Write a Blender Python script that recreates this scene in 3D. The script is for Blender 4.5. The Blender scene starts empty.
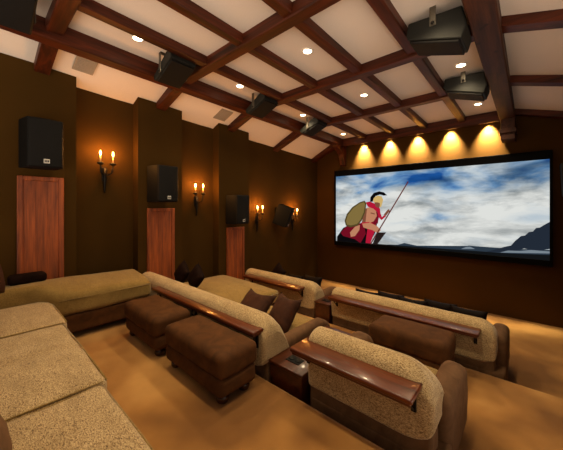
import bpy, bmesh, math, random
from math import sin, cos, pi, radians as R
from mathutils import Vector, Matrix, noise

S = bpy.context.scene
COL = S.collection
random.seed(7)

# ------------------------------------------------------------------ materials
def lin(r, g, b):
    f = lambda c: (c/255)/12.92 if c/255 <= .04045 else ((c/255+.055)/1.055)**2.4
    return (f(r), f(g), f(b), 1)

def newmat(name):
    m = bpy.data.materials.new(name); m.use_nodes = True
    nt = m.node_tree
    b = nt.nodes['Principled BSDF']
    return m, nt, b

def N(nt, t, **kw):
    n = nt.nodes.new(t)
    for k, v in kw.items():
        if k in n.inputs: n.inputs[k].default_value = v
        else: setattr(n, k, v)
    return n

def coords(nt, scale=(1, 1, 1), rot=(0, 0, 0), kind='Object'):
    tc = N(nt, 'ShaderNodeTexCoord'); mp = N(nt, 'ShaderNodeMapping')
    mp.inputs['Scale'].default_value = scale; mp.inputs['Rotation'].default_value = rot
    nt.links.new(tc.outputs[kind], mp.inputs['Vector'])
    return mp.outputs['Vector']

def ramp(nt, fac, stops):
    r = N(nt, 'ShaderNodeValToRGB')
    el = r.color_ramp.elements
    while len(el) < len(stops): el.new(.5)
    for e, (p, c) in zip(el, stops): e.position = p; e.color = c
    nt.links.new(fac, r.inputs['Fac'])
    return r.outputs['Color']

def noise_tex(nt, vec, scale, detail=4, rough=.55, dist=0):
    n = N(nt, 'ShaderNodeTexNoise', Scale=scale, Detail=detail, Roughness=rough, Distortion=dist)
    nt.links.new(vec, n.inputs['Vector'])
    return n.outputs['Fac']

def bump(nt, b, h, strength, dist=.01):
    bp = N(nt, 'ShaderNodeBump', Strength=strength, Distance=dist)
    nt.links.new(h, bp.inputs['Height']); nt.links.new(bp.outputs['Normal'], b.inputs['Normal'])

def mix(nt, fac, a, c, mode='MIX'):
    m = N(nt, 'ShaderNodeMix', data_type='RGBA', blend_type=mode)
    if isinstance(fac, (int, float)): m.inputs[0].default_value = fac
    else: nt.links.new(fac, m.inputs[0])
    for s, i in ((a, 6), (c, 7)):
        if isinstance(s, tuple): m.inputs[i].default_value = s
        else: nt.links.new(s, m.inputs[i])
    return m.outputs[2]

def plain(name, col, rough=.5, metal=0, bumpy=0, bscale=60):
    m, nt, b = newmat(name)
    v = coords(nt)
    f = noise_tex(nt, v, bscale, 3)
    d = tuple(c*.8 for c in col[:3])+(1,)
    nt.links.new(ramp(nt, f, [(.3, d), (.7, col)]), b.inputs['Base Color'])
    b.inputs['Roughness'].default_value = rough; b.inputs['Metallic'].default_value = metal
    if bumpy: bump(nt, b, f, bumpy)
    return m

def wood(name, dark, light, axis, rough=.45, coat=0, scale=1.0, bstr=.25, knots=False):
    m, nt, b = newmat(name)
    sc = [14*scale]*3; sc['xyz'.index(axis)] = 1.0*scale
    v = coords(nt, tuple(sc))
    f1 = noise_tex(nt, v, 1.6, 6, .62, .6)
    sc2 = [60*scale]*3; sc2['xyz'.index(axis)] = 2.5*scale
    f2 = noise_tex(nt, coords(nt, tuple(sc2)), 1.4, 3)
    c = ramp(nt, f1, [(.3, dark), (.72, light)])
    c2 = mix(nt, .45, c, ramp(nt, f2, [(.35, (.35, .3, .28, 1)), (.65, (1, 1, 1, 1))]), 'MULTIPLY')
    if knots:
        f3 = noise_tex(nt, coords(nt, (5, 5, 3)), 1.0, 2)
        c2 = mix(nt, ramp(nt, f3, [(.66, (0, 0, 0, 1)), (.74, (1, 1, 1, 1))]), c2, tuple(x*.25 for x in dark[:3])+(1,))
    nt.links.new(c2, b.inputs['Base Color'])
    b.inputs['Roughness'].default_value = rough
    b.inputs['Coat Weight'].default_value = coat; b.inputs['Coat Roughness'].default_value = .08
    bump(nt, b, f2, bstr, .004)
    return m

def emit(name, col, strength):
    m = bpy.data.materials.new(name); m.use_nodes = True
    nt = m.node_tree; nt.nodes.clear()
    e = N(nt, 'ShaderNodeEmission'); e.inputs['Color'].default_value = col; e.inputs['Strength'].default_value = strength
    o = N(nt, 'ShaderNodeOutputMaterial'); nt.links.new(e.outputs[0], o.inputs[0])
    return m

def chenille(name, dark, mid, light):
    m, nt, b = newmat(name)
    f = noise_tex(nt, coords(nt, (85, 210, 210)), 1.0, 3, .7)
    g = noise_tex(nt, coords(nt, (5, 9, 9)), 1.0, 3)
    c = ramp(nt, f, [(.33, dark), (.47, mid), (.62, light)])
    c = mix(nt, .35, c, ramp(nt, g, [(.35, (.55, .5, .42, 1)), (.6, (1, 1, 1, 1))]), 'MULTIPLY')
    nt.links.new(c, b.inputs['Base Color'])
    b.inputs['Roughness'].default_value = .9
    b.inputs['Sheen Weight'].default_value = .25; b.inputs['Sheen Roughness'].default_value = .4
    b.inputs['Specular IOR Level'].default_value = .15
    bump(nt, b, f, .6, .008)
    return m

def suede(name, dark, light, sheen=.35):
    m, nt, b = newmat(name)
    f = noise_tex(nt, coords(nt), 7, 5, .6, .8)
    g = noise_tex(nt, coords(nt), 220, 2)
    nt.links.new(ramp(nt, f, [(.32, dark), (.68, light)]), b.inputs['Base Color'])
    b.inputs['Roughness'].default_value = .85
    b.inputs['Specular IOR Level'].default_value = .2
    b.inputs['Sheen Weight'].default_value = sheen; b.inputs['Sheen Tint'].default_value = light
    bump(nt, b, g, .25, .003)
    return m

def carpet():
    m, nt, b = newmat('carpet')
    f = noise_tex(nt, coords(nt), 1.15, 2, .5, .5)
    f2 = noise_tex(nt, coords(nt), 9, 4, .6)
    g = noise_tex(nt, coords(nt), 260, 3)
    c = ramp(nt, f, [(.36, lin(128, 86, 40)), (.52, lin(170, 120, 60)), (.66, lin(198, 148, 82))])
    c = mix(nt, .22, c, ramp(nt, f2, [(.35, (.62, .58, .52, 1)), (.62, (1, 1, 1, 1))]), 'MULTIPLY')
    c = mix(nt, .4, c, ramp(nt, g, [(.3, (.55, .5, .45, 1)), (.6, (1, 1, 1, 1))]), 'MULTIPLY')
    nt.links.new(c, b.inputs['Base Color'])
    b.inputs['Roughness'].default_value = .95; b.inputs['Specular IOR Level'].default_value = .1
    b.inputs['Sheen Weight'].default_value = .2
    bump(nt, b, g, .5, .006)
    return m

def wallpaint(name, a, c):
    m, nt, b = newmat(name)
    f = noise_tex(nt, coords(nt), 1.1, 3)
    g = noise_tex(nt, coords(nt, (140, 140, 140)), 1, 3)
    nt.links.new(ramp(nt, f, [(.3, a), (.7, c)]), b.inputs['Base Color'])
    b.inputs['Roughness'].default_value = .9; b.inputs['Specular IOR Level'].default_value = .05
    bump(nt, b, g, .15, .003)
    return m

M = {}
M['carpet'] = carpet()
M['wall'] = wallpaint('brown_wall', lin(60, 41, 14), lin(68, 46, 16))
M['wall_front'] = wallpaint('golden_brown_wall', lin(62, 40, 13), lin(70, 45, 15))
M['ceil'] = plain('ceiling_plaster', lin(226, 214, 204), .9, bscale=400)
BD, BL = lin(28, 9, 2), lin(94, 37, 9)
M['beam_x'] = wood('beam_wood_across', BD, BL, 'x', .5, scale=.6)
M['beam_y'] = wood('beam_wood_along', BD, BL, 'y', .5, scale=.6)
M['beam_z'] = wood('beam_wood_upright', BD, BL, 'z', .5, scale=.6)
M['beam_dark'] = wood('main_beam_wood', lin(38, 19, 10), lin(80, 43, 25), 'y', .6, scale=.6, knots=True)
M['ledge'] = wood('ledge_wood', lin(60, 22, 6), lin(112, 48, 13), 'x', .3, .22, scale=.8, bstr=0)
M['panel'] = wood('panel_wood', lin(100, 42, 11), lin(180, 88, 29), 'z', .6, scale=.9, knots=True)
M['console'] = wood('console_wood', lin(50, 19, 6), lin(90, 38, 12), 'y', .32, .2, scale=.8, bstr=0)
M['chen'] = chenille('cream_chenille', lin(72, 50, 34), lin(174, 146, 104), lin(214, 190, 146))
M['chen_plain'] = chenille('tan_chenille', lin(104, 80, 40), lin(140, 113, 62), lin(164, 136, 80))
M['suede'] = suede('brown_suede', lin(62, 36, 14), lin(86, 52, 22), .2)
M['suede_taupe'] = suede('taupe_suede', lin(84, 58, 36), lin(110, 80, 54), .2)
M['pillow'] = suede('pillow_suede', lin(42, 22, 13), lin(72, 41, 26), .2)
M['pillow_dark'] = suede('dark_pillow', lin(16, 8, 6), lin(34, 19, 14), .1)
M['leather'] = plain('dark_leather', lin(20, 11, 8), .6, 0, .3, 30)
M['black'] = plain('black_cabinet', lin(4, 4, 4), .6, 0, .1, 90)
M['charcoal'] = plain('charcoal_cabinet', lin(24, 24, 21), .55, 0, .1, 90)
M['grille'] = plain('speaker_grille', lin(12, 10, 9), .7, 0, .4, 160)
M['metal'] = plain('grey_metal', lin(96, 90, 80), .4, .7)
M['iron'] = plain('wrought_iron', lin(30, 26, 22), .5, .7, .2)
M['badge'] = plain('badge_silver', lin(210, 205, 196), .4, .2)
M['candle'] = plain('candle_sleeve', lin(230, 190, 130), .6)
M['foot'] = plain('dark_wood_foot', lin(48, 20, 12), .25)
M['white'] = plain('white_trim', lin(235, 230, 222), .5)
M['vent'] = plain('vent_metal', lin(150, 140, 128), .6)
M['mask'] = plain('black_masking', lin(10, 9, 9), .9)
M['flame'] = emit('flame_bulb', (1, .55, .16, 1), 60)
M['can'] = emit('downlight_lamp', (1, .8, .52, 1), 30)

for k in ('mask', 'leather', 'pillow_dark'):
    M[k].node_tree.nodes['Principled BSDF'].inputs['Specular IOR Level'].default_value = .06
for k in ('black', 'charcoal', 'grille'):
    M[k].node_tree.nodes['Principled BSDF'].inputs['Specular IOR Level'].default_value = .18
for k in ('beam_x', 'beam_y', 'beam_z', 'beam_dark'):
    M[k].node_tree.nodes['Principled BSDF'].inputs['Specular IOR Level'].default_value = .25

# ------------------------------------------------------------------ object helpers
def tag(o, label=None, cat=None, group=None, kind=None):
    if label: o['label'] = label
    if cat: o['category'] = cat
    if group: o['group'] = group
    if kind: o['kind'] = kind
    return o

def thing(name, loc, label, cat, group=None, rz=0):
    o = bpy.data.objects.new(name, None); COL.objects.link(o)
    o.location = loc; o.rotation_euler = (0, 0, rz); o.empty_display_size = .1
    return tag(o, label, cat, group)

def obj(name, bm, mat, parent=None, smooth=True, wn=False):
    """one mesh; vertices are given in world space, made local to an unrotated parent chain"""
    off = Vector((0, 0, 0)); p = parent
    while p is not None: off += p.location; p = p.parent
    if parent is not None: bmesh.ops.translate(bm, verts=bm.verts, vec=-off)
    bmesh.ops.recalc_face_normals(bm, faces=bm.faces)
    me = bpy.data.meshes.new(name); bm.to_mesh(me); bm.free()
    for m in (mat if isinstance(mat, list) else [mat]): me.materials.append(m)
    if smooth: me.polygons.foreach_set('use_smooth', [True]*len(me.polygons))
    o = bpy.data.objects.new(name, me); COL.objects.link(o)
    if parent is not None: o.parent = parent
    if wn:
        w = o.modifiers.new('wn', 'WEIGHTED_NORMAL'); w.keep_sharp = True
    return o

def box(bm, x0, x1, y0, y1, z0, z1, bev=0, seg=2, mtx=None):
    r = bmesh.ops.create_cube(bm, size=1)
    vs = r['verts']
    for v in vs:
        v.co = Vector(((x0+x1)/2+v.co.x*(x1-x0), (y0+y1)/2+v.co.y*(y1-y0), (z0+z1)/2+v.co.z*(z1-z0)))
    if bev:
        es = list({e for v in vs for e in v.link_edges})
        rb = bmesh.ops.bevel(bm, geom=es, offset=bev, segments=seg, profile=.5, affect='EDGES')
        vs = list({v for f in rb['faces'] for v in f.verts} | {v for v in vs if v.is_valid})
    if mtx is not None: bmesh.ops.transform(bm, matrix=mtx, verts=vs)
    return bm

def B(*a, **k): return box(bmesh.new(), *a, **k)

def axis_coords(h, r, n):
    a = [r*math.tan(R(t)) for t in (0, 15, 30, 45)]
    inner = h-r
    lo = [-(inner+x) for x in reversed(a)]
    hi = [inner+x for x in a]
    mid = [-inner+2*inner*i/n for i in range(1, n)]
    return lo+mid+hi

def puff(c, h, r, top=0, bottom=0, side=0, n=6, amp=0, freq=3., fn=None, mtx=None, bm=None):
    """soft upholstered block: rounded box, crowned faces, slight unevenness"""
    bm = bm or bmesh.new()
    hx, hy, hz = h; r = min(r, hx*.98, hy*.98, hz*.98)
    A = [axis_coords(x, r, n) for x in h]
    seen = {}; newv = []
    def V(p):
        k = tuple(round(x, 5) for x in p)
        if k in seen: return seen[k]
        q = Vector(p)
        inn = Vector([max(-(hh-r), min(hh-r, x)) for x, hh in zip(q, h)])
        d = q-inn
        q = inn+d.normalized()*r
        wx, wy, wz = q.x/hx, q.y/hy, q.z/hz
        if q.z > 0: q.z += top*(1-wx*wx)*(1-wy*wy)*min(1, wz*1.5)
        else: q.z -= bottom*(1-wx*wx)*(1-wy*wy)
        q.y += side*(1-wx*wx)*(1-wz*wz)*(1 if q.y > 0 else -1)*min(1, abs(wy)*1.2)
        q.x += side*(1-wy*wy)*(1-wz*wz)*(1 if q.x > 0 else -1)*min(1, abs(wx)*1.2)
        if amp:
            w = Vector(c)+q
            q += d.normalized()*amp*noise.noise(w*freq)
        if fn: q = fn(q)
        q += Vector(c)
        if mtx is not None: q = mtx @ q
        v = bm.verts.new(q); seen[k] = v; newv.append(v)
        return v
    for ax in range(3):
        u, w = [i for i in range(3) if i != ax]
        for sgn in (-1, 1):
            for i in range(len(A[u])-1):
                for j in range(len(A[w])-1):
                    vs = []
                    for (a, b) in ((i, j), (i+1, j), (i+1, j+1), (i, j+1)):
                        p = [0, 0, 0]; p[ax] = sgn*h[ax]; p[u] = A[u][a]; p[w] = A[w][b]
                        vs.append(V(p))
                    bm.faces.new(vs)
    return bm

def lathe(bm, prof, c, axis='z', n=16):
    rings = []
    for (r, t) in prof:
        ring = []
        for i in range(n):
            a = 2*pi*i/n
            p = (r*cos(a), r*sin(a), t) if axis == 'z' else ((t, r*cos(a), r*sin(a)) if axis == 'x' else (r*cos(a), t, r*sin(a)))
            ring.append(bm.verts.new(Vector(c)+Vector(p)))
        rings.append(ring)
    for a, b in zip(rings, rings[1:]):
        for i in range(n): bm.faces.new((a[i], a[(i+1) % n], b[(i+1) % n], b[i]))
    bm.faces.new(rings[0]); bm.faces.new(rings[-1])
    return bm

def tube(bm, pts, r, n=8):
    pts = [Vector(p) for p in pts]; rings = []
    for i, p in enumerate(pts):
        d = (pts[min(i+1, len(pts)-1)]-pts[max(i-1, 0)]).normalized()
        u = d.orthogonal().normalized() if i == 0 else (u-d*u.dot(d)).normalized()
        w = d.cross(u); rr = r[i] if isinstance(r, (list, tuple)) else r
        rings.append([bm.verts.new(p+(u*cos(2*pi*k/n)+w*sin(2*pi*k/n))*rr) for k in range(n)])
    for a, b in zip(rings, rings[1:]):
        for i in range(n): bm.faces.new((a[i], a[(i+1) % n], b[(i+1) % n], b[i]))
    bm.faces.new(rings[0]); bm.faces.new(rings[-1])
    return bm

def prism(bm, poly, y0, y1):
    """extrude an xz outline from y0 to y1"""
    a = [bm.verts.new((x, y0, z)) for x, z in poly]; b = [bm.verts.new((x, y1, z)) for x, z in poly]
    bm.faces.new(a); bm.faces.new(b)
    n = len(poly)
    for i in range(n): bm.faces.new((a[i], a[(i+1) % n], b[(i+1) % n], b[i]))
    return bm

def bevel_all(bm, off, seg=2):
    bmesh.ops.bevel(bm, geom=list(bm.edges), offset=off, segments=seg, profile=.5, affect='EDGES')
    return bm

def pillow_bm(w, h, t, mtx, n=14, sag=.0, seed=0):
    bm = bmesh.new(); G = {}
    for s in (1, -1):
        for i in range(n+1):
            for j in range(n+1):
                u, v = -1+2*i/n, -1+2*j/n
                edge = i in (0, n) or j in (0, n)
                if edge and s == -1: continue
                th = t*max(0, (1-u**4)*(1-v**4))**.6*s
                x = w/2*u*(1-.10*(1-abs(u)**2*.0)*(1-v*v)*abs(u))
                z = h/2*v*(1-.10*(1-u*u)*abs(v))
                z -= sag*(1-u*u)*max(0, v)
                p = Vector((x, th/2, z))
                p += Vector((0, 1, 0))*.012*noise.noise(Vector((u*2+seed, v*2, s)))*(0 if edge else 1)
                G[(i, j, s)] = bm.verts.new(mtx @ p)
    g = lambda i, j, s: G.get((i, j, s)) or G[(i, j, 1)]
    for s in (1, -1):
        for i in range(n):
            for j in range(n):
                bm.faces.new((g(i, j, s), g(i+1, j, s), g(i+1, j+1, s), g(i, j+1, s)))
    return bm

def pillow(loc, w, h, t, label, mat='pillow', lean=20, yaw=0, roll=0, group=None, sag=0, cat='pillow', name='throw_pillow'):
    loc = Vector(loc)
    mtx = Matrix.Translation(loc) @ Matrix.Rotation(R(yaw), 4, 'Z') @ Matrix.Rotation(R(lean), 4, 'X') @ Matrix.Rotation(R(roll), 4, 'Y')
    bm = pillow_bm(w, h, t, mtx, sag=sag, seed=loc.x*3)
    base = Vector((loc.x, loc.y, loc.z-h/2))
    bmesh.ops.translate(bm, verts=bm.verts, vec=-base)
    o = obj(name, bm, M[mat]); o.location = base
    return tag(o, label, cat, group)

def copy_tree(o, dz=Vector((0, 0, 0)), parent=None):
    c = o.copy(); COL.objects.link(c)
    if parent is not None: c.parent = parent
    else: c.location = o.location+dz
    for ch in list(o.children): copy_tree(ch, parent=c)
    return c

# ------------------------------------------------------------------ the room
F1, F2, F3 = .60, .30, 0.0         # floor heights of the three tiers
E1, E2 = 1.78, 3.83                # front edges of the tiers
XL, XP, XR = -4.80, -4.60, .80     # recess face, pilaster face, right wall
YB, YF = -.85, 7.0                 # back wall, screen wall

def struct(name, bm, mat, label=None, smooth=False, cat=None, group=None):
    return tag(obj(name, bm, mat, smooth=smooth), label, cat, group, 'structure')

bm = bmesh.new()
prof = [(YB, F1), (E1-.03, F1), (E1-.008, F1-.008), (E1, F1-.03), (E1, F2), (E2-.03, F2), (E2-.008, F2-.008), (E2, F2-.03), (E2, F3), (YF, F3), (YF, -.15), (YB, -.15)]
a = [bm.verts.new((XL-.1, y, z)) for y, z in prof]; b = [bm.verts.new((XR+.1, y, z)) for y, z in prof]
for i in range(len(prof)): bm.faces.new((a[i], a[(i+1) % len(prof)], b[(i+1) % len(prof)], b[i]))
bm.faces.new(a); bm.faces.new(b)
struct('floor', bm, M['carpet'], 'tan carpet covering the three stepped seating tiers')

WT = 4.6
bm = B(XL-.12, XL, YB-.1, YF+.12, -.15, WT)
PIL = [(.20, .96), (1.757, 2.50), (3.28, 4.07)]
for y0, y1 in [(-1.35, -.60)]+PIL: box(bm, XL-.01, XP, max(y0, YB), y1, -.1, WT)
struct('wall_left', bm, M['wall'])
struct('wall_front', B(XL-.1, XR+.1, YF, YF+.12, -.15, WT), M['wall_front'])
struct('wall_right', B(XR, XR+.12, 3.2, YF+.12, -.15, WT), M['wall'])

# ceiling: flat middle tray between the two main beams, sloping strips outside it
XLB, XRB = -3.90, -.32
def zc(y): return 4.15-.022*y
def zout(y): return 3.90-.05*(y-0)       # at the recess face
bm = bmesh.new()
ys = [YB-.1, 0, 1.5, 3, 4.5, 6, YF+.1]
rows = []
for y in ys:
    zl = zout(y)
    k = (zc(y)-zl)/(XLB-XL)
    rows.append([bm.verts.new((XL-.12, y, zl-k*.12)), bm.verts.new((XLB, y, zc(y))), bm.verts.new((XRB, y, zc(y))), bm.verts.new((XR+.12, y, zc(y)-.30*(XR+.12-XRB))),
                 bm.verts.new((XR+.12, y, 4.8)), bm.verts.new((XL-.12, y, 4.8))])
for p, q in zip(rows, rows[1:]):
    for i in range(6): bm.faces.new((p[i], p[(i+1) % 6], q[(i+1) % 6], q[i]))
bm.faces.new(rows[0]); bm.faces.new(rows[-1])
struct('ceiling', bm, M['ceil'], 'pale plaster ceiling between dark timber beams')

def beam(name_label, x0, x1, y0, y1, z0, z1, mat, bev=.012, dz=0):
    """timber with slightly eased edges; dz drops its far end"""
    bm = B(x0, x1, y0, y1, z0, z1, bev=bev, seg=1)
    if dz:
        for v in bm.verts: v.co.z += dz*(v.co.y-y0)/(y1-y0)
    return struct('ceiling_beam', bm, mat, name_label, cat='beam', group='ceiling beams')

beam('long reddish main beam along the top of the sconce wall', -3.99, -3.80, YB, YF, 3.97, 4.20, M['beam_y'], dz=-.17)
beam('broad dark knotty main beam beside the right-hand ceiling speakers', -.43, -.21, YB, YF, 3.95, 4.22, M['beam_dark'], dz=-.17)
pur = [-3.18, -2.47, -1.75, -1.04]
for x, w in zip(pur, ['first purlin inside the sconce wall main beam', 'second purlin from the sconce wall main beam', 'third purlin from the sconce wall main beam', 'purlin nearest the broad dark knotty main beam']):
    beam('slim reddish '+w, x-.06, x+.06, YB, YF-.1, 4.065, 4.21, M['beam_y'], dz=-.17)
RAF = [.60, 2.12, 3.58, 5.14, 6.77]
rl = ['cross beam above the wood panel beside the chaise', 'cross beam over the pair of brown ottomans', 'cross beam over the middle seating row', 'cross beam just behind the last pair of ceiling speakers', 'cross beam against the screen wall above its downlights']
for y, l in zip(RAF, rl):
    bm = bmesh.new(); hw = .075
    box(bm, XLB, XRB, y-(hw if y < 6 else .025), y+(hw if y < 6 else .025), zc(y)-.125 if y < 6 else 3.80, zc(y)+.02, bev=.01, seg=1)
    if y > 6: box(bm, XLB, XRB, y+.02, YF-.004, 3.868, 3.885)
    for (xa, xb, za, zb) in ((XL+.0, XLB+.02, zout(y)-.11, zc(y)-.13), (XRB, XR-.01, zc(y)-.10, zc(y)-.10-.30*(XR-XRB))):
        if xa == XL and y < 5: xa = XP
        vs = []
        for yy in (y-hw, y+hw):
            if xa < -1: za2 = zout(yy)-.09+(zc(y)-zout(y))*(xa-XL)/(XLB-XL)
            else: za2 = za
            vs.append([bm.verts.new(p) for p in ((xa, yy, za2), (xb, yy, zb), (xb, yy, zb+.14), (xa, yy, za2+.12))])
        for i in range(4): bm.faces.new((vs[0][i], vs[0][(i+1) % 4], vs[1][(i+1) % 4], vs[1][i]))
        bm.faces.new(vs[0]); bm.faces.new(vs[1])
    struct('ceiling_beam', bm, M['beam_x'], 'reddish '+l, cat='beam', group='ceiling beams')

# brackets under the ends of the two main beams on the screen wall
bm = bmesh.new()
pts = [(6.99, 3.84), (6.45, 3.84), (6.52, 3.76), (6.66, 3.70), (6.80, 3.60), (6.88, 3.46), (6.90, 3.32), (6.99, 3.30)]
a = [bm.verts.new((-3.97, y, z)) for y, z in pts]; b = [bm.verts.new((-3.82, y, z)) for y, z in pts]
bm.faces.new(a); bm.faces.new(b)
for i in range(len(pts)): bm.faces.new((a[i], a[(i+1) % len(pts)], b[(i+1) % len(pts)], b[i]))
tag(obj('beam_bracket', bm, M['beam_z'], smooth=False), 'curved timber bracket in the corner where screen wall meets sconce wall', 'bracket', kind='structure')
bm = B(-.41, -.20, 6.62, 6.99, 3.40, 3.90, bev=.015)
box(bm, -.43, -.18, 6.58, 6.99, 3.52, 3.60, bev=.01)
tag(obj('beam_bracket', bm, M['beam_dark'], smooth=False), 'short dark timber post hanging under the broad knotty beam at the screen wall', 'bracket', kind='structure')

# ------------------------------------------------------------------ projection screen
SX0, SX1, SZ0, SZ1 = -4.10, .262, 1.19, 3.01
def px(u, v, y=6.9):
    """point of the screen plane for a spot of the picture on it"""
    F = 278.; th = math.atan(248.5/278); c, s = cos(th), sin(th)
    a = (u-281.5)/F; b = (207-v)/F
    t = y/(c+s*a)
    return (t*(-s+c*a), 2.15+t*b)
scr = thing('projection_screen', (-1.92, 6.95, 1.08), 'huge widescreen projection screen showing a crouching spear carrier against clouds', 'projection screen')
bm = B(-4.15, .30, 6.91, 6.995, 1.08, 3.17)
obj('backing', bm, M['mask'], scr, smooth=False)
bm = bmesh.new()
for bx in ((-4.15, SX0, 1.08, 3.17), (SX1, .30, 1.08, 3.17), (SX0, SX1, 1.08, SZ0), (SX0, SX1, SZ1, 3.17)):
    box(bm, bx[0], bx[1], 6.885, 6.912, bx[2], bx[3], bev=.006, seg=1)
obj('masking_frame', bm, M['mask'], scr, smooth=False)

def sky_mat():
    m = bpy.data.materials.new('cloudy_picture'); m.use_nodes = True
    nt = m.node_tree; nt.nodes.clear()
    tc = N(nt, 'ShaderNodeTexCoord')
    sx = N(nt, 'ShaderNodeSeparateXYZ'); nt.links.new(tc.outputs['Generated'], sx.inputs[0])
    v1 = coords(nt, (.42, 1, 1.0), (0, R(-14), 0)); f1 = noise_tex(nt, v1, 1.7, 6, .5, .4)
    f2 = noise_tex(nt, coords(nt, (.35, 1, 1.1), (0, R(-10), 0)), 2.3, 7, .6, .3)
    # more blue higher up
    h = N(nt, 'ShaderNodeMapRange'); nt.links.new(sx.outputs['Z'], h.inputs['Value'])
    h.inputs['From Min'].default_value = .3; h.inputs['From Max'].default_value = 1; h.inputs['To Min'].default_value = .22; h.inputs['To Max'].default_value = -.02
    ad = N(nt, 'ShaderNodeMath', operation='ADD'); nt.links.new(f1, ad.inputs[0]); nt.links.new(h.outputs[0], ad.inputs[1])
    val = ad.outputs[0]
    for (cx, cz, rx, rz, amp) in ((.20, .90, .16, .26, -.16), (.50, .80, .10, .34, -.13), (.64, .62, .08, .22, -.08), (.90, .80, .20, .20, -.20), (.35, .70, .12, .30, .12), (.75, .95, .14, .3, .10), (.78, .45, .2, .3, .1), (.04, .6, .1, .4, .08)):
        mp = N(nt, 'ShaderNodeMapping', vector_type='TEXTURE')
        mp.inputs['Location'].default_value = (cx, 0, cz); mp.inputs['Scale'].default_value = (rx, 1, rz)
        nt.links.new(tc.outputs['Generated'], mp.inputs['Vector'])
        g = N(nt, 'ShaderNodeTexGradient', gradient_type='SPHERICAL'); nt.links.new(mp.outputs[0], g.inputs[0])
        ma = N(nt, 'ShaderNodeMath', operation='MULTIPLY_ADD'); nt.links.new(g.outputs['Fac'], ma.inputs[0]); ma.inputs[1].default_value = amp; nt.links.new(val, ma.inputs[2])
        val = ma.outputs[0]
    sky = ramp(nt, val, [(.40, lin(26, 80, 150)), (.48, lin(104, 146, 188)), (.57, lin(184, 197, 206)), (.70, lin(222, 224, 220))])
    sh = ramp(nt, f2, [(.36, lin(118, 128, 136)), (.56, (1, 1, 1, 1))])
    c = mix(nt, .75, sky, sh, 'MULTIPLY')
    e = N(nt, 'ShaderNodeEmission'); nt.links.new(c, e.inputs['Color']); e.inputs['Strength'].default_value = 1.0
    o = N(nt, 'ShaderNodeOutputMaterial'); nt.links.new(e.outputs[0], o.inputs[0])
    return m
bm = bmesh.new()
bm.faces.new([bm.verts.new(p) for p in ((SX0, 6.908, SZ0), (SX1, 6.908, SZ0), (SX1, 6.908, SZ1), (SX0, 6.908, SZ1))])
obj('sky_picture', bm, sky_mat(), scr, smooth=False)

PM = {k: emit('picture_'+k, lin(*c), 1.0) for k, c in dict(rock=(34, 42, 54), hill=(44, 56, 68), snow=(120, 132, 142), ground=(18, 20, 22), cape=(112, 14, 32), red=(176, 24, 52), bronze=(128, 108, 60), bronze_dark=(84, 70, 38),
      skin=(188, 128, 96), skin_dark=(124, 76, 56), gold=(206, 172, 104), black=(12, 10, 12), shaft=(96, 40, 36), dark=(38, 28, 26)).items()}
def flat(polys, name, zoom=None):
    """flat picture shapes lying on the screen, a fraction of a millimetre apart"""
    bm = bmesh.new(); mats = []
    for k, (mk, pts) in enumerate(polys):
        if mk not in mats: mats.append(mk)
        vs = []
        for (u, v) in pts:
            if zoom: u, v = zoom[0]+u/zoom[2], zoom[1]+v/zoom[2]
            x, z = px(u, v)
            x = max(SX0, min(SX1, x)); z = max(SZ0, min(SZ1, z))
            vs.append(bm.verts.new((x, 6.9075-.0008*(k+1), z)))
        f = bm.faces.new(vs); f.material_index = mats.index(mk)
    bmesh.ops.triangulate(bm, faces=bm.faces)
    return obj(name, bm, [PM[k] for k in mats], scr, smooth=False)
flat([('hill', [(380, 247), (389, 244.5), (397, 245), (404, 243), (409, 244), (414, 245.5), (421, 246.5), (432, 246.5), (444, 248.5), (455, 249), (463, 247), (469, 245.5), (473, 246), (478, 248.5), (486, 249.5), (500, 248), (520, 249), (549.8, 250), (549.8, 258), (512, 258), (385, 252)]),
      ('rock', [(486, 252), (498, 250), (506, 246.5), (511, 245.5), (515, 241), (519, 239.5), (521, 236), (525, 235.5), (529, 232), (533, 231.5), (536, 228), (540, 227.5), (544, 225), (549.8, 222), (549.8, 249), (536, 251), (524, 248.5), (512, 252)]),
      ('snow', [(500, 252.5), (508, 250.5), (520, 251), (531, 250), (549.8, 251.5), (549.8, 253.5), (520, 253)]),
      ('snow', [(461, 249), (466, 247), (470, 246.6), (475, 249)]),
      ('ground', [(330, 242), (345, 243), (380, 246.5), (420, 249.5), (470, 252), (510, 253.5), (549.8, 255), (549.8, 270), (330, 260)])], 'mountain_picture')
Zm = (335, 190, 7.5)
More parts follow.
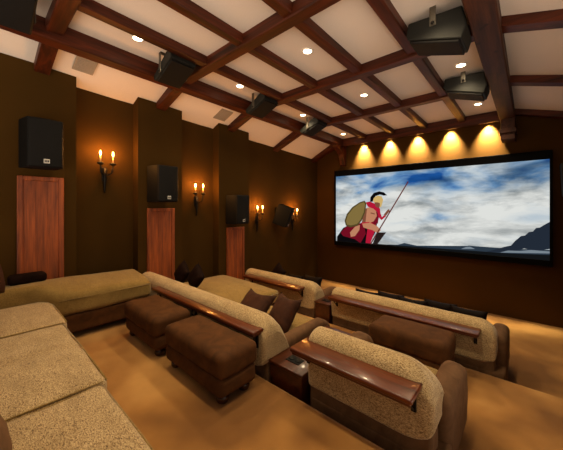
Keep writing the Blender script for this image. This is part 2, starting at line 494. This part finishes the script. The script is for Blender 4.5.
flat([('black', [(15, 350), (60, 285), (130, 250), (260, 250), (320, 230), (300, 320), (255, 410), (60, 400), (15, 385)]),
      ('cape', [(40, 320), (80, 275), (150, 262), (215, 240), (230, 330), (190, 400), (150, 370), (60, 345)]),
      ('red', [(250, 230), (312, 215), (300, 300), (265, 400), (228, 408), (245, 330)]),
      ('skin', [(112, 318), (150, 275), (186, 262), (182, 300), (150, 345), (118, 352)]),
      ('cape', [(300, 150), (330, 180), (322, 250), (296, 262), (270, 240)]),
      ('skin', [(222, 140), (262, 128), (305, 152), (314, 195), (290, 235), (246, 252), (200, 250), (208, 195)]),
      ('skin_dark', [(222, 140), (240, 136), (232, 180), (228, 248), (200, 250), (208, 195)]),
      ('skin_dark', [(268, 168), (300, 176), (296, 184), (266, 176)]), ('red', [(196, 244), (258, 240), (262, 256), (204, 262)]),
      ('skin', [(205, 252), (262, 246), (312, 268), (345, 300), (322, 326), (280, 300), (240, 290), (212, 280)]),
      ('bronze_dark', [(72, 232), (88, 180), (130, 128), (184, 92), (222, 80), (236, 100), (226, 168), (200, 230), (172, 266), (118, 280), (82, 268)]),
      ('bronze', [(84, 232), (98, 186), (136, 138), (184, 102), (216, 92), (226, 106), (216, 166), (192, 222), (166, 254), (118, 266), (90, 258)]),
      ('red', [(232, 92), (262, 86), (312, 108), (338, 140), (342, 178), (322, 170), (290, 142), (246, 124)]),
      ('red', [(318, 160), (340, 168), (352, 204), (372, 186), (384, 196), (350, 226), (328, 206)]),
      ('skin_dark', [(366, 184), (392, 152), (404, 142), (412, 158), (400, 172), (380, 196)]),
      ('skin_dark', [(296, 92), (334, 90), (342, 120), (326, 136), (304, 122)]),
      ('gold', [(284, 76), (296, 54), (322, 42), (350, 48), (362, 74), (356, 98), (346, 128), (336, 128), (338, 98), (318, 92), (292, 94)]),
      ('black', [(264, 88), (266, 54), (292, 22), (334, 10), (368, 18), (392, 40), (366, 42), (336, 34), (306, 46), (290, 64), (284, 88)]),
      ('shaft', [(262, 412), (272, 412), (552, -58), (548, -67), (544, -62)]),
      ('dark', [(318, 318), (384, 318), (318, 408), (282, 408)])], 'soldier_picture', Zm)

# ------------------------------------------------------------------ wood panels on the pilasters
def wood_panel(y0, y1, z0, z1, label):
    t = thing('wood_panel', (XP, (y0+y1)/2, z0), label, 'wood panel', 'panels under the wall speakers')
    f = .055
    bm = bmesh.new()
    for (a0, a1, b0, b1) in ((y0, y0+f, z0, z1), (y1-f, y1, z0, z1), (y0+f, y1-f, z1-f, z1), (y0+f, y1-f, z0, z0+f)):
        box(bm, XP+.001, XP+.035, a0, a1, b0, b1, bev=.006, seg=1)
    obj('frame', bm, M['panel'], t, smooth=False)
    bm = bmesh.new(); n = 3; w = (y1-y0-2*f)/n
    for i in range(n):
        box(bm, XP+.001, XP+.020, y0+f+i*w+.0003, y0+f+(i+1)*w-.0003, z0+f, z1-f, bev=.0014, seg=1)
    obj('planks', bm, M['panel'], t, smooth=False)
    return t
wood_panel(.37, .82, .75, 2.53, 'reddish upright wood panel behind the chaise with the dark bolster')
wood_panel(1.89, 2.35, .55, 2.13, 'reddish wood panel behind the pair of small dark pillows')
wood_panel(3.46, 3.92, .40, 1.73, 'dim red wood panel behind the middle row chaise')

# ------------------------------------------------------------------ speakers
def wall_speaker(y0, y1, z0, z1, label, xw=XP, xf=-4.28, tilt=0, yaw=0):
    yc, zcn = (y0+y1)/2, (z0+z1)/2
    t = thing('wall_speaker', (xw, yc, z0), label, 'speaker', 'wall speakers above the seating')
    X = Matrix.Translation((xw+.05, yc, zcn)) @ Matrix.Rotation(R(yaw), 4, 'Z') @ Matrix.Rotation(R(tilt), 4, 'Y') @ Matrix.Translation((-xw-.05, -yc, -zcn))
    bm = bmesh.new()
    x0 = xw+.045
    poly = [(x0, y0-.055), (xf-.02, y0), (xf-.02, y1), (x0, y1-.03)]
    a = [bm.verts.new((x, y, z0)) for x, y in poly]; b = [bm.verts.new((x, y, z1)) for x, y in poly]
    bm.faces.new(a); bm.faces.new(b)
    for i in range(4): bm.faces.new((a[i], a[(i+1) % 4], b[(i+1) % 4], b[i]))
    bevel_all(bm, .008); bmesh.ops.transform(bm, matrix=X, verts=bm.verts)
    obj('cabinet', bm, M['black'], t, smooth=False)
    bm = puff((xf-.012, yc, zcn), (.022, (y1-y0)/2-.004, (z1-z0)/2-.006), .018, n=5, fn=lambda q: Vector((q.x+.02*(1-(q.y/((y1-y0)/2))**2)*(1 if q.x > 0 else 0), q.y, q.z)))
    bmesh.ops.transform(bm, matrix=X, verts=bm.verts)
    g = obj('grille', bm, M['grille'], t)
    bm = B(xf+.008, xf+.034, yc-.028, yc+.028, z0+.045, z0+.095, bev=.004); bmesh.ops.transform(bm, matrix=X, verts=bm.verts)
    bd = obj('badge', bm, M['badge'], g, smooth=False); tag(bd, 'small silver square badge')
    bm = bmesh.new()
    for k in range(3): box(bm, xf+.032, xf+.036, yc-.02+k*.015, yc-.01+k*.015, z0+.058, z0+.082)
    bmesh.ops.transform(bm, matrix=X, verts=bm.verts)
    obj('badge_mark', bm, M['black'], g, smooth=False)
    bm = B(xw+.002, xw+.075, yc-.07, yc+.07, z0+.10, z1-.10, bev=.006)
    obj('wall_mount', bm, M['iron'], t, smooth=False)
    return t
wall_speaker(.435, .765, 2.62, 3.20, 'black speaker above the tallest wood panel, nearest the back of the room')
wall_speaker(1.93, 2.26, 2.23, 2.81, 'black speaker above the wood panel by the pair of dark pillows')
wall_speaker(3.47, 3.80, 1.81, 2.39, 'black speaker above the dim panel, between second and third sconces')
wall_speaker(5.04, 5.32, 1.74, 2.24, 'downward tilted black speaker between the two sconces closest to the screen', xw=XL, xf=-4.42, tilt=20, yaw=24)
# speaker at the right of the screen
t = thing('screen_speaker', (.55, 6.82, 2.30), 'grey edged speaker on the screen wall beside the screen, cut by the frame', 'speaker')
bm = B(.385, .70, 6.66, 6.94, 2.32, 2.90, bev=.03, seg=3)
for v in bm.verts: v.co.x += .03*(1-(v.co.z-2.32)/.58)
obj('cabinet', bm, M['charcoal'], t)
obj('grille', B(.43, .69, 6.645, 6.665, 2.36, 2.86, bev=.008), M['grille'], t, smooth=False)
obj('wall_mount', B(.48, .60, 6.93, 6.998, 2.48, 2.72, bev=.006), M['iron'], t, smooth=False)

def ceiling_speaker(y0, label, side):
    """wedge cabinet hung close under the ceiling, front tilted to the room; side=+1 at the sconce wall"""
    L = .34; dz = .022*(1.6-y0) if side > 0 else 0
    if side < 0: o = [(-.93, 4.02), (-.46, 3.99), (-.43, 3.80), (-.465, 3.69), (-.93, 3.85), (-.95, 3.90)]
    else: o = [(-3.71, 3.88), (-3.31, 4.10), (-3.24, 4.05), (-3.23, 3.96), (-3.65, 3.80), (-3.69, 3.82)]
    o = [(x, z+dz) for x, z in o]
    bxx = -.70 if side < 0 else -3.50
    t = thing('ceiling_speaker', (bxx, y0+L/2, 3.9), label, 'speaker', 'speakers hung under the ceiling')
    bm = prism(bmesh.new(), o, y0, y0+L); bevel_all(bm, .012)
    obj('cabinet', bm, M['charcoal'], t, smooth=False)
    (xa, za), (xb, zb) = o[3], o[4]
    d = Vector((xb-xa, 0, zb-za)).normalized(); nrm = Vector((-d.z, 0, d.x))
    if nrm.z > 0: nrm = -nrm
    bm = bmesh.new()
    P = [Vector((xa, 0, za))+d*.02, Vector((xb, 0, zb))-d*.02]
    q = [(p.x, p.z) for p in (P[0], P[1], P[1]+nrm*.025, P[0]+nrm*.025)]
    prism(bm, q, y0+.015, y0+L-.015); bevel_all(bm, .006)
    obj('grille', bm, M['grille'], t, smooth=False)
    bm = bmesh.new()
    for yy in (y0-.012, y0+L+.004):
        box(bm, bxx-.028, bxx+.028, yy, yy+.008, (3.90 if side < 0 else 3.86)+dz, 4.115, bev=.002, seg=1)
    box(bm, bxx-.028, bxx+.028, y0-.012, y0+L+.012, 4.105, 4.113)
    br = obj('bracket', bm, M['metal'], t, smooth=False)
    bm = bmesh.new()
    lathe(bm, [(.016, 0), (.018, -.008), (.012, -.014)], (bxx, y0-.012, (3.925 if side < 0 else 3.885)+dz), 'y', 12)
    obj('bracket_bolt', bm, M['iron'], br)
    return t
ceiling_speaker(.06, 'dark ceiling speaker over the chaise corner, cut by the photo edge', 1)
ceiling_speaker(1.61, 'dark ceiling speaker hung over the pair of brown ottomans by the sconce wall', 1)
ceiling_speaker(3.20, 'dark ceiling speaker hung by the sconce wall over the middle row, second from the screen', 1)
ceiling_speaker(4.74, 'dark ceiling speaker hung by the sconce wall closest to the screen', 1)
ceiling_speaker(2.98, 'large looking charcoal ceiling speaker with strap beside the broad dark beam', -1)
ceiling_speaker(4.62, 'charcoal ceiling speaker with strap beside the broad dark beam, nearer the screen', -1)

# ------------------------------------------------------------------ sconces
def sconce(y, z, label, watt=24):
    t = thing('wall_sconce', (XL, y, z-.36), label, 'sconce', 'candle sconces on the brown wall')
    bm = bmesh.new()
    tube(bm, [(XL+.02, y, z-.60), (XL+.03, y, z-.56), (XL+.035, y, z-.38), (XL+.04, y, z-.24)], [.006, .014, .022, .030])
    box(bm, XL+.002, XL+.022, y-.035, y+.035, z-.42, z-.22, bev=.006)
    obj('backplate', bm, M['iron'], t)
    for s in (-1, 1):
        yy = y+s*.082; xx = XL+.13
        bm = bmesh.new()
        tube(bm, [(XL+.03, y, z-.30), (XL+.08, y+s*.03, z-.34), (XL+.12, y+s*.07, z-.31), (xx, yy, z-.20)], .011)
        obj('arm', bm, M['iron'], t)
        bm = bmesh.new()
        lathe(bm, [(.012, -.20), (.040, -.185), (.046, -.165), (.030, -.165), (.018, -.15)], (xx, yy, z), n=14)
        obj('drip_cup', bm, M['iron'], t)
        bm = bmesh.new(); lathe(bm, [(.010, -.165), (.010, -.055), (.007, -.053)], (xx, yy, z), n=12)
        c = obj('candle', bm, M['candle'], t)
        bm = bmesh.new(); lathe(bm, [(.006, -.055), (.011, -.040), (.011, -.022), (.005, .0), (.001, .014)], (xx, yy, z), n=12)
        obj('flame_bulb', bm, M['flame'], c)
        l = bpy.data.lights.new('candle_light', 'POINT'); l.energy = watt/2; l.color = (1, .38, .07); l.shadow_soft_size = .03
        lo = bpy.data.objects.new('candle_light', l); COL.objects.link(lo); lo.parent = t
        lo.location = Vector((xx+.03, yy, z-.01))-t.location
    return t
sconce(1.345, 2.965, 'twin candle sconce nearest the back, left of the second speaker')
sconce(2.89, 2.58, 'twin candle sconce between the second and third wall speakers')
sconce(4.48, 2.17, 'twin candle sconce between the third speaker and the tilted speaker')
sconce(5.78, 2.10, 'twin candle sconce beyond the tilted speaker, closest to the screen')

# ------------------------------------------------------------------ downlights
def downlight(x, y, label, watt, spot=130, blend=.9, z=None, tilt=0, group='downlights in the ceiling', rad=.075, col=(1, .79, .48)):
    z = z or zc(y)
    t = thing('recessed_ceiling_light', (x, y, z-.012), label, 'downlight', group)
    bm = bmesh.new(); n = 20
    prof = [(rad, .0), (rad, -.006), (rad*.7, -.010), (rad*.67, -.002)]
    rings = [[bm.verts.new((x+r*cos(2*pi*i/n), y+r*sin(2*pi*i/n), z+h)) for i in range(n)] for r, h in prof]
    for a, b in zip(rings, rings[1:]):
        for i in range(n): bm.faces.new((a[i], a[(i+1) % n], b[(i+1) % n], b[i]))
    obj('trim_ring', bm, M['white'], t)
    bm = bmesh.new(); lathe(bm, [(rad*.67, -.004), (rad*.64, -.007), (.01, -.010)], (x, y, z), n=16)
    obj('lamp', bm, M['can'], t)
    l = bpy.data.lights.new('downlight_spot', 'SPOT'); l.energy = watt; l.color = col
    l.spot_size = R(spot); l.spot_blend = blend; l.shadow_soft_size = .05
    lo = bpy.data.objects.new('downlight_spot', l); COL.objects.link(lo); lo.parent = t
    lo.location = (0, 0, -.02); lo.rotation_euler = (R(tilt), 0, 0)
    return t
CW = 68
dl = [(-3.41, 1.30, 'downlight over the chaise, beside the sconce wall main beam'), (-3.46, 2.87, 'downlight between the two ceiling speakers over the ottomans and middle row'),
      (-3.49, 4.57, 'downlight just before the sconce wall ceiling speaker closest to the screen'), (-3.55, 6.33, 'downlight in the ceiling corner where sconce wall and screen wall meet'),
      (-2.06, 2.79, 'single downlight in the middle bay over the left middle-row sofa'), (-2.10, 4.45, 'single downlight in the middle bay over the front row'),
      (-.69, 4.38, 'downlight between the two strapped ceiling speakers'), (-.70, 6.12, 'downlight just beyond the smaller looking strapped ceiling speaker'),
      (-2.11, 1.30, 'downlight in the middle bay above the back row carpet'), (-.70, 1.30, 'downlight over the near end of the back row sofa'), (-.70, 2.62, 'downlight hidden above the large looking strapped speaker')]
for x, y, l in dl: downlight(x, y, l, CW*(.45 if (y > 6 and x < -3) else 1))
wl = ['first wall washer lamp above the screen, beside the curved corner bracket', 'second wall washer lamp above the screen from the corner bracket', 'middle one of the five wall washer lamps above the screen',
      'fourth wall washer lamp above the screen from the corner bracket', 'last wall washer lamp above the screen, beside the short timber post']
for x, l in zip((-3.30, -2.61, -1.96, -1.29, -.63), wl):
    downlight(x, 6.912, l, 1350, spot=76, blend=.9, tilt=22, z=3.868, rad=.04, group='wall washers above the screen', col=(1, .84, .48))

# ------------------------------------------------------------------ vents
def vent(x0, x1, y0, y1, label):
    t = thing('air_vent', ((x0+x1)/2, (y0+y1)/2, 4.0), label, 'air vent', 'air vents in the sloping ceiling strip')
    def zz(x, y): return zout(y)+(zc(y)-zout(y))*(x-XL)/(XLB-XL)
    def slab(bm, xa, xb, ya, yb, d0, d1):
        vs = [bm.verts.new((x, y, zz(x, y)-d)) for d in (d0, d1) for x, y in ((xa, ya), (xb, ya), (xb, yb), (xa, yb))]
        for f in ((0, 1, 2, 3), (4, 5, 6, 7), (0, 1, 5, 4), (1, 2, 6, 5), (2, 3, 7, 6), (3, 0, 4, 7)): bm.faces.new([vs[i] for i in f])
    bm = bmesh.new(); e = .022
    for r in ((x0, x1, y0, y0+e), (x0, x1, y1-e, y1), (x0, x0+e, y0+e, y1-e), (x1-e, x1, y0+e, y1-e)): slab(bm, *r, -.002, .012)
    obj('frame', bm, M['vent'], t, smooth=False)
    bm = bmesh.new(); n = 9; w = (x1-x0-2*e)/n
    for i in range(n): slab(bm, x0+e+i*w+w*.18, x0+e+(i+1)*w-w*.12, y0+e, y1-e, .001, .009)
    obj('louvres', bm, M['vent'], t, smooth=False)
    return t
vent(-4.45, -4.17, .88, 1.11, 'grey louvred air vent in the sloping ceiling above the first sconce')
vent(-4.50, -4.22, 3.08, 3.34, 'pale louvred air vent in the sloping ceiling before the middle cross beam')

# ------------------------------------------------------------------ seating
def sofa_back(x0, x1, y0, z0, z1, t0=.40, t1=.235, rr=.16, rl=.06, amp=.006):
    """upholstered back: upright rear face, rolled top, front sloping out to the seat, rounded upper ends"""
    hx, hy, hz = (x1-x0)/2, t0/2, (z1-z0)/2
    RT = t1*.48
    def fn(q):
        w = (q.z+hz)/(2*hz); T = t0+(t1-t0)*min(1, w*1.05)
        y = (q.y+hy)/(2*hy)*T
        d = q.z-(hz-RT)
        if d > 0: y = T/2+(y-T/2)*math.sqrt(max(.02, 1-(d/RT)**2*.96))
        q.y = y-hy
        for sg, rad in ((1, rr), (-1, rl)):
            d = sg*q.x-(hx-rad)
            if d > 0:
                d = min(d, rad*.98)
                q.z -= (rad-math.sqrt(rad*rad-d*d))*w*w
                if sg > 0: q.z += (rad-math.sqrt(rad*rad-d*d))*.55*(1-w)**2
        return q
    n = max(30, int((x1-x0)/.06))
    return puff(((x0+x1)/2, y0+hy, (z0+z1)/2), (hx, hy, hz), .04, n=n, amp=amp, freq=4, fn=fn)

def ledge(parent, x0, x1, y0, y1, z, backy, brackets):
    bm = B(x0, x1, y0, y1, z-.022, z+.012, bev=.011, seg=3)
    box(bm, x0+.012, x1-.012, y0+.012, y1, z-.042, z-.0215, bev=.006, seg=2)
    l = obj('drink_ledge', bm, M['ledge'], parent)
    l['label'] = 'polished wood ledge'
    for xb in brackets:
        bm = bmesh.new()
        box(bm, xb-.016, xb+.016, backy-.012, backy+.004, z-.17, z-.042, bev=.003, seg=1)
        box(bm, xb-.016, xb+.016, y0+.05, backy, z-.054, z-.042, bev=.003, seg=1)
        tube(bm, [(xb, backy-.006, z-.16), (xb, backy-.06, z-.11), (xb, y0+.07, z-.05)], .006, 6)
        obj('bracket', bm, M['iron'], l, smooth=False)
    return l

def arm_bm(x0, x1, y0, y1, z0, z1, slope=0):
    """upholstered arm: upright slab with a rolled top and a rounded front"""
    hx, hy, hz = (x1-x0)/2, (y1-y0)/2, (z1-z0)/2
    def fn(q):
        d = q.y-(hy-.22)
        if d > 0:
            d = min(d, .215); w = (q.z+hz)/(2*hz)
            q.z -= (.22-math.sqrt(.22**2-d*d))*w*.9
        q.z += slope*(q.y/hy)*max(0, q.z/hz)
        return q
    return puff(((x0+x1)/2, (y0+y1)/2, (z0+z1)/2), (hx, hy, hz), hx*.85, n=8, amp=.006, freq=5, fn=fn)

def row_sofa(name, label, x0, x1, yb, f, arms, cushions, back_x=None, ledge_x=None, depth=.90, feet=True, rr=.16, group=None, mat_arm='suede_taupe', brackets=None, back_top=.83, ldepth=.19, arm_h=.62, base_in=0):
    """sofa with its back to the rear step; yb is the rear face, f the floor height"""
    t = thing(name, ((x0+x1)/2, yb+depth/2, f), label, 'sofa', group)
    bx0, bx1 = back_x or (x0, x1)
    aL, aR = arms
    # base: low seat box with an upright rear rail
    bm = puff(((x0+x1)/2, yb+depth/2+base_in/2, f+.19), ((x1-x0)/2-.005, depth/2-.01-base_in/2, .11), .03, n=8, amp=.003)
    puff(((bx0+bx1)/2, yb+.10+base_in, f+.26), ((bx1-bx0)/2-.015, .085, .18), .03, n=8, amp=.003, bm=bm)
    obj('base', bm, M['suede_taupe'], t)
    for fx in (x0+.1, x1-.1):
        for fy in (yb+.12, yb+depth-.12):
            bm = lathe(bmesh.new(), [(.024, 0), (.034, .02), (.036, .05), (.028, .085)], (fx, fy, f), n=12)
            obj('foot', bm, M['foot'], t)
    # back
    obj('backrest', sofa_back(bx0, bx1, yb, f+.36, f+back_top, rr=rr), M['chen'], t)
    # seat cushions
    cx0 = x0+(aL or 0)+.01; cx1 = x1-(aR or 0)-.01
    n = cushions; w = (cx1-cx0)/n
    for i in range(n):
        bm = puff((cx0+(i+.5)*w, yb+.40+(depth-.41)/2, f+.365), (w/2-.008, (depth-.42)/2, .07), .05, top=.02, n=6, amp=.005)
        obj('seat_cushion', bm, M['chen_plain'], t)
    if aL: obj('arm', arm_bm(x0, x0+aL, yb+.21, yb+depth+.02, f+.10, f+arm_h), M[mat_arm], t)
    if aR: obj('arm', arm_bm(x1-aR, x1, yb+.21, yb+depth+.02, f+.10, f+arm_h), M[mat_arm], t)
    if ledge_x:
        l0, l1 = ledge_x
        ledge(t, l0, l1, yb-ldepth, yb+.035, f+.735, yb, brackets or (l0+.06, l1-.06))
    return t

def chaise(x0, x1, y0, y1, f, label, top=.50, crown=.08, wall_up=.06, near_up=0, cut=None, cutx=.1, group='cream chaise ends'):
    t = thing('chaise', ((x0+x1)/2, (y0+y1)/2, f), label, 'chaise', group)
    cx, cy, hx, hy = (x0+x1)/2, (y0+y1)/2, (x1-x0)/2, (y1-y0)/2
    by = max(y0, (cut or -9)+.02)
    obj('base', puff((cx, (by+y1)/2, f+.19), (hx-.03, (y1-by)/2-.03, .11), .03, n=6, amp=.004), M['suede'], t)
    def fn(q):
        if cut and q.x > 0:
            k = min(1, max(0, (cut-(q.y+cy))/.06+.5)); q.x *= 1-k*(1-cutx)
        if q.z > 0: q.z += wall_up*(1-q.x/hx)/2+near_up*(1-q.y/hy)/2
        return q
    obj('mattress', puff((cx, cy, f+.30+(top-.30)/2), (hx, hy, (top-.30)/2), .06, top=crown, n=10, amp=.012, freq=4, fn=fn), M['chen_plain'], t)
    bm = bmesh.new()
    zz = f+top-.045
    tube(bm, [(x1+.001, (cut or y0)+.05, zz), (x1+.003, ((cut or y0)+y1)/2, zz), (x1+.001, y1-.05, zz)], .006, 6)
    obj('piping', bm, M['chen_plain'], t)
    for fx in (x0+.1, x1-.09):
        for fy in (by+.1, y1-.1):
            bm = bmesh.new(); lathe(bm, [(.024, 0), (.034, .02), (.036, .05), (.028, .085)], (fx, fy, f), n=12)
            obj('foot', bm, M['foot'], t)
    return t

def ottoman(x0, x1, y0, y1, f, label, h=.43, yaw=0):
    t = thing('ottoman', ((x0+x1)/2, (y0+y1)/2, f), label, 'ottoman', 'brown suede ottomans')
    cx, cy, hx, hy = (x0+x1)/2, (y0+y1)/2, (x1-x0)/2, (y1-y0)/2
    obj('body', puff((cx, cy, f+.155), (hx-.012, hy-.012, .08), .045, side=.012, n=6, amp=.008, freq=5), M['suede'], t)
    obj('top_cushion', puff((cx, cy, f+.23+(h-.23)/2-.005), (hx, hy, (h-.23)/2+.006), .05, top=.022, side=.008, n=7, amp=.009, freq=5), M['suede'], t)
    for fx in (x0+.09, x1-.09):
        for fy in (y0+.09, y1-.09):
            bm = bmesh.new(); lathe(bm, [(.026, 0), (.042, .012), (.052, .035), (.048, .060), (.034, .074), (.038, .088)], (fx, fy, f), n=14)
            obj('foot', bm, M['foot'], t)
    t.rotation_euler.z = R(yaw)
    return t

def console(x0, x1, y0, y1, f, h, label):
    t = thing('console_table', ((x0+x1)/2, (y0+y1)/2, f), label, 'console table', 'wooden consoles between the sofas')
    obj('carcass', B(x0+.012, x1-.012, y0+.012, y1-.012, f, f+h-.03, bev=.008), M['console'], t, smooth=False)
    top = obj('top', B(x0, x1, y0, y1, f+h-.03, f+h, bev=.010, seg=3), M['console'], t)
    cxx = (x0+x1)/2
    bm = B(cxx-.075, cxx+.075, y0+.10, y0+.20, f+h, f+h+.006, bev=.003)
    obj('socket_plate', bm, M['black'], top, smooth=False)
    bm = bmesh.new()
    for s in (-.035, .035): lathe(bm, [(.026, .006), (.028, .010), (.022, .011), (.020, .007)], (cxx+s, y0+.15, f+h), n=14)
    obj('cup_ring', bm, M['iron'], top)
    return t

# --- back row: sofa under the camera, chaise and two ottomans
t = thing('sectional_sofa', (-1.95, .12, F1), 'long cream back row sofa with wide speckled seat cushions', 'sofa')
obj('base', puff((-1.73, -.02, F1+.19), (2.18, .50, .12), .03, n=10, amp=.004), M['suede'], t)
for (a, b2, crease, yo) in ((-4.20, -3.275, 0, .025), (-3.26, -1.985, 1, -.01), (-1.97, -.76, 0, -.045), (-.745, .45, 0, -.07)):
    hx = (b2-a)/2
    def fn(q, c=crease):
        if c and q.z > 0: q.z -= .014*math.exp(-(q.x/.03)**2)
        return q
    bm = puff(((a+b2)/2, .11+yo, F1+.385), (hx, .485, .085), .045, top=.018, n=16 if crease else 9, amp=.010, freq=4, fn=fn)
    c = obj('seat_cushion', bm, M['chen'], t)
    zz = F1+.455
    bm = bmesh.new(); tube(bm, [(a+.02, .585+yo, zz), ((a+b2)/2, .592+yo, zz), (b2-.02, .585+yo, zz)], .006, 6)
    for xs in (a+.012, b2-.012): tube(bm, [(xs, -.3, zz), (xs, .1, zz+.004), (xs, .56+yo, zz)], .006, 6)
    obj('piping', bm, M['chen_plain'], c)
obj('backrest', puff((-1.73, -.60, F1+.46), (2.18, .14, .36), .12, n=14, amp=.008), M['suede'], t)
for fx in (-3.8, -2.6, -1.2, .3):
    for fy in (-.42, .40): obj('foot', lathe(bmesh.new(), [(.024, 0), (.034, .02), (.036, .05), (.028, .085)], (fx, fy, F1), n=12), M['foot'], t)
pillow((-3.98, .06, F1+.86), .50, .46, .22, 'brown suede pillow standing at the back end of the chaise under the tallest wood panel', lean=16, yaw=-30)
pillow((-3.48, -.10, F1+.70), .50, .38, .24, 'brown suede pillow on the back row sofa near its chaise corner', lean=28)
pillow((-2.45, -.16, F1+.70), .56, .38, .24, 'brown suede pillow on the back row sofa behind the creased wide cushion', lean=28)
pillow((-1.60, -.055, F1+.665), .56, .36, .26, 'brown suede pillow at the bottom left corner of the photo', mat='suede_taupe', lean=34, yaw=4)

chaise(-4.555, -3.93, -.35, 1.69, F1, 'cream chaise end of the back row below the tallest wood panel', top=.53, crown=.06, wall_up=.08, near_up=.04, cut=.61)
# dark bolster lying along the wall on the chaise
bm = puff((0, 0, 0), (.09, .17, .055), .04, side=.0, n=6, amp=.006)
o = obj('bolster_pillow', bm, M['pillow_dark']); o.location = (-4.44, .45, F1+.708)
tag(o, 'dark brown bolster lying on the back row chaise against the wall', 'pillow')

ottoman(-2.65, -1.73, 1.245, 1.642, F1, 'larger looking brown suede ottoman on the back tier, nearer the console', h=.41)
ottoman(-3.66, -2.80, 1.23, 1.642, F1, 'brown suede ottoman on the back tier beside the cream chaise', h=.41)

# --- middle row
row_sofa('sofa', 'middle row sofa with long chenille back and wood ledge behind the ottoman pair', -3.02, -1.81, 1.75, F2, (None, .14), 2, back_x=(-4.56, -1.78), ledge_x=(-3.88, -1.81), rr=.18, ldepth=.10, base_in=.05, arm_h=.53, depth=1.18,
         group='cream and brown row sofas', brackets=(-3.8, -2.9, -1.86))
row_sofa('sofa', 'middle row loveseat with short chenille back and glossy wood ledge nearest the camera', -1.36, -.38, 1.86, F2, (.18, .17), 1, arm_h=.60, back_x=(-1.385, -.43), ledge_x=(-1.41, -.50), rr=.22,
         group='cream and brown row sofas', brackets=(-1.36, -.545))
console(-1.79, -1.40, 1.82, 2.80, F2, .455, 'wooden console with black cup fitting beside the loveseat nearest the camera')
chaise(-4.55, -3.04, 2.17, 3.36, F2, 'cream chaise in front of the middle row sofa by the dim red panel', top=.50, crown=.09, wall_up=.02)
ottoman(-1.46, -.62, 3.20, 3.66, F2, 'brown suede ottoman standing alone behind the front row sofa', h=.44)

# --- front row
row_sofa('sofa', 'front row sofa part under the sconce closest to the screen, with short ledge', -4.40, -2.745, 3.91, F3, (None, .18), 2, back_x=(-4.55, -2.735), ledge_x=(-4.40, -2.95), rr=.16,
         group='cream and brown row sofas', brackets=(-4.3, -3.0))
row_sofa('sofa', 'long front row sofa facing the screen with a glossy ledge behind the single ottoman', -2.40, -.20, 3.91, F3, (.16, .17), 3, back_x=(-2.42, -.28), ledge_x=(-2.36, -.42), rr=.16,
         group='cream and brown row sofas', brackets=(-2.3, -1.4, -.47))
console(-2.73, -2.425, 3.88, 4.80, F3, .56, 'dark wooden console between the two front row sofas')

# --- loose pillows
pillow((-4.13, 2.24, F2+.79), .30, .34, .14, 'small dark pillow against the wood panel wall, first of a touching pair', 'pillow_dark', lean=-14, roll=38)
pillow((-3.75, 2.26, F2+.79), .30, .34, .14, 'small dark pillow of the touching pair, on the side towards the screen', 'pillow_dark', lean=-14, roll=40)
pillow((-2.62, 2.42, F2+.60), .50, .42, .16, 'brown pillow leaning inside the middle row sofa, half hidden by its back', 'pillow', lean=-50, sag=.04)
pillow((-2.15, 2.44, F2+.625), .38, .42, .17, 'plump brown pillow at the arm end of the middle row sofa', 'pillow', lean=-38, yaw=-8, sag=.03)
fl = ['dark pillow at the console end of the long front row sofa', 'second dark pillow along the long front row sofa from its console', 'third dark pillow along the long front row sofa from its console',
      'fourth dark pillow along the long front row sofa from its console', 'dark pillow at the free end of the long front row sofa']
for i, l in enumerate(fl):
    pillow((-2.02+i*.352, 4.37+.09*(i % 2), F3+.605+.012*i), .43, .32, .13, l, 'leather', lean=-14, group='dark pillows along the front row')
pillow((-3.15, 4.42, F3+.65), .42, .33, .17, 'dark pillow at the console end of the sofa below the last sconce', 'leather', lean=-14, group='dark pillows along the front row')
pillow((-4.05, 4.42, F3+.73), .32, .36, .14, 'small dark pillow peeking over the front row back below the third sconce', 'pillow_dark', lean=-14, roll=36)
pillow((-3.59, 4.42, F3+.61), .42, .32, .17, 'low dark pillow in the middle of the sofa below the last sconce', 'leather', lean=-14, group='dark pillows along the front row')

# ------------------------------------------------------------------ light, camera, view
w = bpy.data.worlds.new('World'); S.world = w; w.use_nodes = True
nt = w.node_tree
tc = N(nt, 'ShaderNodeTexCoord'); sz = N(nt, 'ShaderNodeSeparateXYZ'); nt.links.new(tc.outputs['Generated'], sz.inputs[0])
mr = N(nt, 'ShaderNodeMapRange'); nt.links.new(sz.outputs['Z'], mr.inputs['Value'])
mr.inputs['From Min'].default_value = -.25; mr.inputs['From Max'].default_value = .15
mr.inputs['To Min'].default_value = 2.75; mr.inputs['To Max'].default_value = .3  # added fill: background brighter below horizon, lights the ceiling through the open back
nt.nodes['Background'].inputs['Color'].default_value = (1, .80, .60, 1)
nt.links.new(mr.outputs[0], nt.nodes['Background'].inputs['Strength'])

cam = bpy.data.cameras.new('camera'); co = bpy.data.objects.new('camera', cam); COL.objects.link(co)
co.location = (0, 0, 2.15); co.rotation_euler = (R(90), 0, math.atan(248.5/278))
cam.sensor_width = 36; cam.lens = 36*278/563; cam.shift_y = -18/563
cam.clip_start = .02
S.camera = co
S.view_settings.view_transform = 'Standard'; S.view_settings.look = 'None'
S.view_settings.exposure = 0; S.view_settings.gamma = 1; S.view_settings.use_curve_mapping = False
